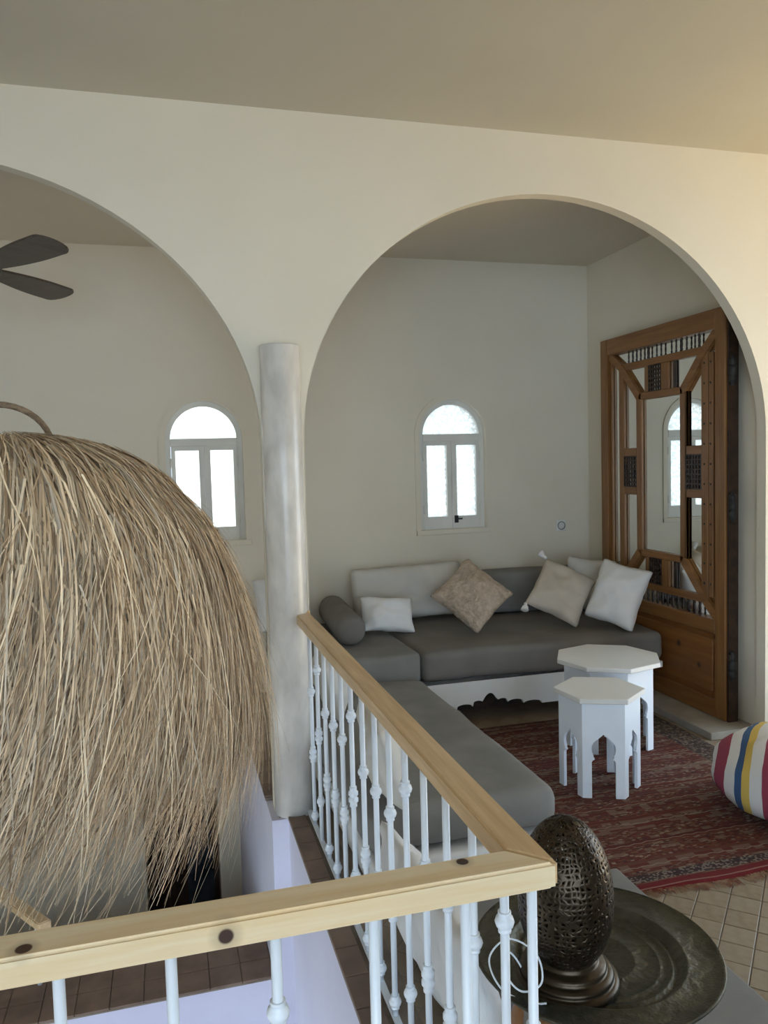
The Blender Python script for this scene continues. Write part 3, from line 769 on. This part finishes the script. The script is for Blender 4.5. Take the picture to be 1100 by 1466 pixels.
# ------------------------------------------------------------------ white side tables
def keyhole(side, h, leg):
    """panel outline with a moorish keyhole opening; x across, z up"""
    hw = side/2
    o = [(-hw, 0), (-hw, h), (hw, h), (hw, 0), (hw-leg, 0)]
    sw = hw-leg                       # half width of straight slot
    zs = 0.41*h
    o += [(sw, zs-0.014), (sw-0.004, zs-0.006), (sw-0.012, zs-0.002), (sw-0.013, zs+0.003), (sw-0.006, zs+0.010)]
    R_ = sw*1.02; zc = zs+0.012+R_*0.62
    n = 9
    for i in range(n+1):
        a = math.radians(-35 + (35+62)*i/n); o.append((R_*math.cos(a), zc+R_*math.sin(a)))
    o.append((0.0, zc+R_*1.28))
    left = [(-x, z) for x, z in o[4:-1]][::-1]
    return o + left
def moor_table(name, label, loc, rot, n, Rb, Rt, h, group):
    t = tag(empty(name, loc, (0, 0, rot)), label, 'table', group)
    ap = Rb*math.cos(PI/n); side = 2*Rb*math.sin(PI/n)
    out = keyhole(side-0.001, h-0.024, side*0.215)
    for k_ in range(n):
        a = 2*PI*k_/n
        bm = bmesh.new(); bm_prism(bm, out, -ap, -ap+0.014, Matrix.Rotation(a, 4, 'Z'))
        bm.normal_update(); bmesh.ops.triangulate(bm, faces=[f for f in bm.faces if len(f.verts) > 4])
        from_bm('side_panel', bm, WHITE, t)
    bm = bmesh.new()
    lo = [bm.verts.new((Rt*math.sin(2*PI*(k_+.5)/n), -Rt*math.cos(2*PI*(k_+.5)/n), h-0.024)) for k_ in range(n)]
    hi = [bm.verts.new((v.co.x, v.co.y, h)) for v in lo]
    bm.faces.new(lo[::-1]); bm.faces.new(hi)
    for k_ in range(n): bm.faces.new((lo[k_], lo[(k_+1) % n], hi[(k_+1) % n], hi[k_]))
    bmesh.ops.bevel(bm, geom=bm.edges[:], offset=0.0025, segments=1, affect='EDGES')
    from_bm('table_top', bm, WHITE_WOOD, t)
    return t
moor_table('side_table', 'white hexagonal side table with keyhole arches on the red rug', (1.908, 3.238, 0.010), math.radians(-24), 6, 0.186, 0.210, 0.462, None)
moor_table('side_table', 'wider white octagonal side table behind the hexagonal one', (2.255, 3.735, 0.010), math.radians(-30), 8, 0.245, 0.283, 0.465, None)

# ------------------------------------------------------------------ striped pouf
def mat_stripes():
    m, nt, b = new_mat('striped_cotton')
    t = N(nt, 'ShaderNodeTexCoord'); sp = N(nt, 'ShaderNodeSeparateXYZ'); nt.links.new(t.outputs['Object'], sp.inputs[0])
    nz = N(nt, 'ShaderNodeTexNoise'); nz.inputs['Scale'].default_value = 5; nt.links.new(t.outputs['Object'], nz.inputs['Vector'])
    u = mth(nt, 'ADD', sp.outputs[0], mth(nt, 'MULTIPLY', mth(nt, 'SUBTRACT', nz.outputs['Fac'], 0.5), 0.03))
    f = mth(nt, 'FRACT', mth(nt, 'ADD', mth(nt, 'MULTIPLY', u, 1/0.205), 0.98+0.5))
    W_ = (0.62, 0.60, 0.57); R_ = (0.27, 0.040, 0.070); B_ = (0.035, 0.085, 0.19); Y_ = (0.58, 0.40, 0.085)
    c = ramp(nt, f, [(0, R_), (0.24, W_), (0.46, B_), (0.60, Y_), (0.76, W_), (0.985, R_)], 'CONSTANT')
    nt.links.new(c, b.inputs['Base Color']); b.inputs['Roughness'].default_value = 0.9
    bump(nt, b, ntex(nt, t.outputs['Object'], 150, 2), 0.4, 0.003)
    return m
bm = bmesh.new(); n1, n2 = 56, 30; rg = []
for j in range(n2+1):
    th = PI*j/n2 - PI/2
    row = []
    for i in range(n1):
        a = 2*PI*i/n1
        cx = math.copysign(abs(math.cos(th))**0.62, math.cos(th)); sz = math.copysign(abs(math.sin(th))**0.75, math.sin(th))
        x = 0.33*cx*math.copysign(abs(math.cos(a))**0.85, math.cos(a)); y = 0.31*cx*math.copysign(abs(math.sin(a))**0.85, math.sin(a)); z = 0.175+0.175*sz
        P = Vector((x*4, y*4, z*5)); q = noise.noise(P)*0.034 + noise.noise(P*2.4)*0.017 + noise.noise(P*4.6)*0.006
        k_ = 1+q*2.2
        row.append(bm.verts.new((x*k_, y*k_, max(0.0, z + q*0.7*(1 if z > 0.05 else 0)))))
    rg.append(row)
for j in range(n2):
    for i in range(n1):
        try: bm.faces.new((rg[j][i], rg[j][(i+1) % n1], rg[j+1][(i+1) % n1], rg[j+1][i]))
        except ValueError: pass
bmesh.ops.remove_doubles(bm, verts=bm.verts[:], dist=0.0004)
po = from_bm('floor_pouf', bm, mat_stripes(), None, True); po.location = (2.550, 2.705, 0.011); po.rotation_euler = (0, 0, math.radians(-50))
tag(po, 'striped red, white, blue and yellow cushion pouf on the rug', 'pouf')

# ------------------------------------------------------------------ grey mat, tray table, lamp
tag(soft_box('floor_mat', 0.86, 1.535, 1.05, 2.49, 0.010, 0.045, GREYD, None, 0.012, 0.003, 6), 'thin dark grey mat on the tiles under the round brass tray', 'mat')
TZ = 0.425; TC = (0.886, 1.530)
st = tag(empty('tray_stand', (TC[0], TC[1], 0.048)), 'folding wooden stand with turned legs under the brass tray', 'stand')
for k_ in range(6):
    a = math.radians(20 + 60*k_)
    p0 = Vector((0.20*math.cos(a), 0.20*math.sin(a), 0.0)); p1 = Vector((0.17*math.cos(a+0.5), 0.17*math.sin(a+0.5), TZ-0.048-0.020))
    n_ = 12; rad = [0.013+0.004*math.sin(i*1.9) for i in range(n_+1)]
    tube('leg', [p0.lerp(p1, i/n_) for i in range(n_+1)], rad, LEGWOOD, st, 10)
for zz in (0.10, TZ-0.048-0.022):
    R_ = 0.19 if zz < 0.2 else 0.178
    bm = bmesh.new(); ptsr = [(R_*math.cos(2*PI*i/36), R_*math.sin(2*PI*i/36), zz) for i in range(37)]
    bm_tube(bm, ptsr, 0.009, 8, False); from_bm('hoop', bm, LEGWOOD, st, True)

def mat_brass(name, c1, c2, rough, engraved):
    m, nt, b = new_mat(name)
    t = N(nt, 'ShaderNodeTexCoord'); v = t.outputs['Object']
    f = ntex(nt, v, 14, 5, 0.6)
    nt.links.new(ramp(nt, f, [(0.3, c1), (0.7, c2)]), b.inputs['Base Color'])
    b.inputs['Metallic'].default_value = 0.85; b.inputs['Roughness'].default_value = rough
    if engraved:
        sp = N(nt, 'ShaderNodeSeparateXYZ'); nt.links.new(v, sp.inputs[0])
        ang = mth(nt, 'ARCTAN2', sp.outputs[1], sp.outputs[0])
        rad = mth(nt, 'SQRT', mth(nt, 'ADD', mth(nt, 'MULTIPLY', sp.outputs[0], sp.outputs[0]), mth(nt, 'MULTIPLY', sp.outputs[1], sp.outputs[1])))
        star = mth(nt, 'PINGPONG', mth(nt, 'MULTIPLY', ang, 12/(2*PI)), 0.5)
        g1 = mth(nt, 'SINE', mth(nt, 'ADD', mth(nt, 'MULTIPLY', rad, 190), mth(nt, 'MULTIPLY', star, 14)))
        g2 = mth(nt, 'SINE', mth(nt, 'MULTIPLY', ang, 48))
        vo = N(nt, 'ShaderNodeTexVoronoi'); vo.inputs['Scale'].default_value = 150; nt.links.new(v, vo.inputs['Vector'])
        h = mth(nt, 'ADD', mth(nt, 'MULTIPLY', g1, 0.5), mth(nt, 'ADD', mth(nt, 'MULTIPLY', g2, 0.18), vo.outputs['Distance']))
        bump(nt, b, h, 0.4, 0.0022)
    else:
        bump(nt, b, ntex(nt, v, 120, 2), 0.15, 0.002)
    return m
TRAYM = mat_brass('tarnished_brass_engraved', (0.055, 0.055, 0.044), (0.115, 0.108, 0.082), 0.50, True)
BRONZE = mat_brass('dark_bronze', (0.030, 0.021, 0.014), (0.070, 0.052, 0.034), 0.33, False)
prof = [(0, 0.0), (0.085, 0.0), (0.088, 0.002), (0.091, 0.0), (0.140, 0.0), (0.1425, 0.002), (0.145, 0.0), (0.163, 0.0), (0.166, 0.004), (0.171, 0.004), (0.174, 0.0), (0.182, 0.0), (0.196, 0.014), (0.199, 0.017), (0.203, 0.0175), (0.206, 0.0155), (0.250, 0.017), (0.272, 0.020), (0.279, 0.024), (0.282, 0.020), (0.278, 0.015), (0.250, 0.012), (0.200, 0.008), (0.185, -0.002), (0.160, -0.005), (0, -0.005)]
tr = lathe('serving_tray', [(r*0.968, z) for r, z in prof], TRAYM, None, 96, (TC[0], TC[1], TZ))
tag(tr, 'large round engraved brass tray carrying the pierced egg lamp', 'tray')

LC = (0.787, 1.482); LZ = TZ + 0.001
lp = tag(empty('table_lamp', (LC[0], LC[1], LZ)), 'egg shaped pierced bronze table lamp standing on the brass tray', 'lamp')
lathe('base', [(0, 0), (0.108, 0.0), (0.112, 0.006), (0.110, 0.014), (0.103, 0.017), (0.098, 0.018), (0.101, 0.024), (0.097, 0.031), (0.088, 0.034), (0.084, 0.035), (0.086, 0.042), (0.081, 0.048), (0.070, 0.050), (0.066, 0.054), (0.067, 0.060), (0.060, 0.062), (0, 0.062)], BRONZE, lp, 56)
# pierced shell
EH = 0.300; EZ = 0.058
def egg(u, v):      # u 0..1 around, v 0..1 bottom to top
    zt = v
    q = 2*(0.085+0.915*zt)-1
    r = 0.099*max(0, 1-abs(q+0.05*(1-q*q))**2.15)**0.5
    return Vector((r*math.cos(2*PI*u), r*math.sin(2*PI*u), EZ + EH*zt))
rn = random.Random(11); nu, nv = 54, 38
bm = bmesh.new(); gv = {}
for j in range(nv+1):
    for i in range(nu):
        ju = rn.uniform(-.40, .40)/nu if 0 < j < nv else 0; jv = rn.uniform(-.40, .40)/nv if 0 < j < nv else 0
        vv = (j/nv); vv = min(0.9985, max(0, 0.5-0.5*math.cos(PI*(0.06+0.94*vv)) + jv))
        gv[i, j] = ((i + 0.5*(j % 2))/nu + ju, vv if j < nv else 0.9985)
vv_ = {k_: bm.verts.new(egg(*p)) for k_, p in gv.items()}
for j in range(nv):
    for i in range(nu):
        i2 = (i+1) % nu
        ks = [(i, j), (i2, j), (i2, j+1), (i, j+1)]
        q = [vv_[k_] for k_ in ks]
        if j < 2 or j >= nv-2 or rn.random() < 0.12: bm.faces.new(q); continue
        uvs = []
        for k_ in ks:
            u, v = gv[k_]
            if k_[0] == 0 and i == nu-1: u += 1
            uvs.append((u, v))
        cu = sum(u for u, v in uvs)/4; cv = sum(v for u, v in uvs)/4
        s = rn.uniform(0.45, 0.74); sk_ = rn.choice((0, 1, 2, 3))
        inn = []
        for m_, (u, v) in enumerate(uvs):
            k2 = s*(0.15 if m_ == sk_ else rn.uniform(0.75, 1.05))
            inn.append(bm.verts.new(egg(cu+(u-cu)*k2, cv+(v-cv)*k2)))
        for m_ in range(4): bm.faces.new((q[m_], q[(m_+1) % 4], inn[(m_+1) % 4], inn[m_]))
bm.faces.new([vv_[i, nv] for i in range(nu)])
sh = from_bm('pierced_shade', bm, BRONZE, lp, True)
sm = sh.modifiers.new('thickness', 'SOLIDIFY'); sm.thickness = 0.0022; sm.offset = -1
# white cord looped beside the base
def cat_rom(pts, n=8):
    P = [Vector(p) for p in pts]; out = []
    for i in range(len(P)-1):
        p0, p1, p2, p3 = P[max(i-1, 0)], P[i], P[i+1], P[min(i+2, len(P)-1)]
        for k_ in range(n):
            t = k_/n
            out.append(0.5*((2*p1) + (p2-p0)*t + (2*p0-5*p1+4*p2-p3)*t*t + (3*p1-p0-3*p2+p3)*t**3))
    out.append(P[-1]); return out
cp = [(-0.085, 0.010, 0.010), (-0.105, 0.035, 0.050), (-0.135, 0.02, 0.075), (-0.150, -0.02, 0.055), (-0.125, -0.045, 0.028), (-0.085, -0.055, 0.045), (-0.080, -0.02, 0.085), (-0.12, 0.03, 0.095), (-0.165, 0.03, 0.060), (-0.160, -0.02, 0.025), (-0.115, -0.06, 0.012), (-0.090, -0.085, 0.022)]
o = tube('cord', cat_rom(cp), 0.0021, WHITE, lp, 8); o['label'] = 'looped white electric cord'

# ------------------------------------------------------------------ thatched pendant lamp
AX, AY, ZT = -0.385, 2.060, 1.618
pl = tag(empty('pendant_lamp', (AX, AY, ZT)), 'large shaggy straw pendant lamp hanging over the stair void', 'pendant lamp')
PR = [(0, 0), (0.08, -0.004), (0.15, -0.014), (0.23, -0.036), (0.31, -0.074), (0.385, -0.122), (0.44, -0.175), (0.485, -0.245), (0.518, -0.322), (0.550, -0.440), (0.570, -0.570), (0.578, -0.690), (0.578, -0.80)]
cum = [0]
for a, b in zip(PR, PR[1:]): cum.append(cum[-1] + math.hypot(b[0]-a[0], b[1]-a[1]))
def prof_at(s):
    s = max(0, min(s, cum[-1]-1e-6))
    for i in range(len(cum)-1):
        if s <= cum[i+1]:
            t = (s-cum[i])/(cum[i+1]-cum[i]); a, b = PR[i], PR[i+1]
            return a[0]+(b[0]-a[0])*t, a[1]+(b[1]-a[1])*t
    return PR[-1]
verts, faces, cols = [], [], []
rn = random.Random(21)
NS = 15000
tones = [(0.40, 0.295, 0.19), (0.50, 0.38, 0.25), (0.34, 0.24, 0.15), (0.56, 0.44, 0.31), (0.26, 0.18, 0.11), (0.62, 0.51, 0.37), (0.44, 0.34, 0.24), (0.46, 0.40, 0.33), (0.70, 0.59, 0.44)]
for k_ in range(NS):
    a0 = rn.uniform(0, 2*PI); layer = rn.random()
    cl = noise.noise(Vector((math.cos(a0)*9, math.sin(a0)*9, 3.3)))          # strands hang in clumps
    cl2 = noise.noise(Vector((math.cos(a0)*26, math.sin(a0)*26, 7.7)))
    if layer < 0.45: s0 = rn.uniform(0.0, 0.25)
    elif layer < 0.8: s0 = rn.uniform(0.2, 0.6)
    else: s0 = rn.uniform(0.5, 0.8)
    s1 = min(cum[-1]+rn.uniform(-0.10, 0.10), s0 + rn.uniform(0.50, 0.95)) if rn.random() < 0.75 else cum[-1]*rn.uniform(0.84, 1.10)
    if s1 < s0+0.25: s1 = s0+0.3
    if s1 > 0.85*cum[-1]: s1 += 0.13*cl + 0.03*cl2 + (0.10 if rn.random() < 0.06 else 0)
    ns = 9
    da = rn.gauss(-0.42+0.16*cl2, 0.15); curl = rn.gauss(0, 0.03); lift0 = rn.uniform(-0.016, 0.030); lift1 = rn.gauss(0.010, 0.032)
    wdt = rn.choice((rn.uniform(0.0008, 0.0016), rn.uniform(0.0014, 0.0028))); c = rn.choice(tones); g = rn.uniform(0.5, 1.45); c = (c[0]*g*1.22, c[1]*g*1.15, c[2]*g*1.06, 1)
    base = len(verts); tw = rn.uniform(-0.6, 0.6)
    for i in range(ns+1):
        t = i/ns; s = s0+(s1-s0)*t
        if s <= cum[-1]: r, z = prof_at(s)
        else: r, z = PR[-1][0], PR[-1][1]-(s-cum[-1])
        low = max(0.0, -z-0.62)
        r += lift0*(1-t) + lift1*t*t - low*low*0.35
        z += (lift0*(1-t) + abs(lift1)*t*0.3)*(1 if r < 0.4 else 0.2)
        a = a0 + da*t*t*0.7/max(0.35, r)*0.6 + curl*math.sin(t*4)/max(0.3, r)
        ca, sa = math.cos(a), math.sin(a)
        w2 = wdt*(1-0.75*t**3)*min(1, 0.4+s*2)
        tx, ty = -sa*math.cos(tw)+ca*math.sin(tw)*0.4, ca*math.cos(tw)+sa*math.sin(tw)*0.4
        verts.append((r*ca-tx*w2, r*sa-ty*w2, z)); verts.append((r*ca+tx*w2, r*sa+ty*w2, z + math.sin(tw)*w2))
    for i in range(ns):
        q = base+2*i; faces.append((q, q+1, q+3, q+2)); cols.append(c)
me = bpy.data.meshes.new('straw'); me.from_pydata(verts, [], faces); me.update()
ca_ = me.color_attributes.new('tone', 'FLOAT_COLOR', 'CORNER')
flat = []
for c in cols: flat.extend(c*4)
ca_.data.foreach_set('color', flat)
m, nt, b = new_mat('straw'); at = N(nt, 'ShaderNodeAttribute', attribute_name='tone')
f = ntex(nt, coords(nt), 18, 2)
nt.links.new(mixrgb(nt, mth(nt, 'MULTIPLY', f, 0.15), at.outputs['Color'], (0.30, 0.21, 0.13)), b.inputs['Base Color']); b.inputs['Roughness'].default_value = 0.7
tag(link('straw', me, m, pl), 'long dry straw strands', kind='stuff')
lathe('inner_frame', [(0.0, -0.030), (0.2, -0.060), (0.365, -0.150), (0.47, -0.30), (0.52, -0.48), (0.51, -0.48), (0.46, -0.30), (0.355, -0.16), (0.2, -0.06), (0, -0.04)], mat_noise('lamp_frame_gap_shade', (0.06, 0.042, 0.028), (0.10, 0.07, 0.045), 20, 0.9, 60, 0.3, 0.004), pl, 40)  # frame coloured dark to put shade into gaps between strands
tube('rope_hoop', [(0.125*math.cos(PI*i/20), 0.02*math.sin(PI*i/20), -0.02+0.115*math.sin(PI*i/20)) for i in range(21)], 0.0075, ROPE, pl, 8)
tube('rope', [(0, 0.02, 0.09), (0.0, 0.02, 0.5), (0, 0.02, ZC1-ZT)], 0.007, ROPE, pl, 8)

# ------------------------------------------------------------------ ceiling fan beyond the left arch
FX, FY, FZ = -0.795, 4.115, 2.505
fan = tag(empty('ceiling_fan', (FX, FY, FZ)), 'dark three blade ceiling fan beyond the left arch', 'fan')
lathe('motor', [(0, -0.055), (0.05, -0.05), (0.085, -0.025), (0.095, 0.01), (0.085, 0.045), (0.03, 0.06), (0, 0.06)], FANMETAL, fan, 32)
tube('down_rod', [(0, 0, 0.05), (0, 0, ZC2-FZ)], 0.013, FANMETAL, fan, 12)
lathe('canopy', [(0, ZC2-FZ-0.07), (0.03, ZC2-FZ-0.065), (0.06, ZC2-FZ-0.02), (0.062, ZC2-FZ), (0, ZC2-FZ)], FANMETAL, fan, 24)
for ang in (-52.5, 62, 182):
    bm = bmesh.new(); o_ = []
    for i in range(13):
        t = i/12; o_.append((0.07 + t*0.53, 0.035+0.045*math.sin(min(1, t*1.25)*PI*0.5)))
    tip = [(0.60+0.055*math.sin(PI*k_/8), 0.08*math.cos(PI*k_/8)) for k_ in range(1, 8)]
    ol = [(x, y) for x, y in o_] + tip + [(x, -y) for x, y in o_[::-1]]
    M = Matrix.Rotation(math.radians(ang), 4, 'Z') @ Matrix.Rotation(math.radians(-13), 4, 'X')
    lo = [bm.verts.new(M @ Vector((x, y, -0.006))) for x, y in ol]; hi = [bm.verts.new(M @ Vector((x, y, 0.006))) for x, y in ol]
    bm.faces.new(lo[::-1]); bm.faces.new(hi)
    for k_ in range(len(ol)): bm.faces.new((lo[k_], lo[(k_+1) % len(ol)], hi[(k_+1) % len(ol)], hi[k_]))
    from_bm('blade', bm, FANWOOD, fan)

# ------------------------------------------------------------------ lower stair handrail
sr = tag(empty('stair_handrail', (-0.60, 3.72, -0.812)), 'short wooden handrail on white posts on the lower landing', 'handrail')
M = Matrix.Translation((-0.655, 3.80, -0.50)) @ Matrix.Rotation(math.radians(115), 4, 'Z') @ Matrix.Rotation(math.radians(12), 4, 'Y')
bm = bmesh.new(); bm_box(bm, -0.12, 0.75, -0.028, 0.028, -0.02, 0.02, M); bmesh.ops.bevel(bm, geom=bm.edges[:], offset=0.005, segments=2, affect='EDGES')
rel(from_bm('handrail', bm, RAIL_Y, sr), sr)
rel(tube('post', [(-0.66, 3.815, -0.812), (-0.66, 3.815, -0.515)], 0.011, WHITE, sr, 10), sr)
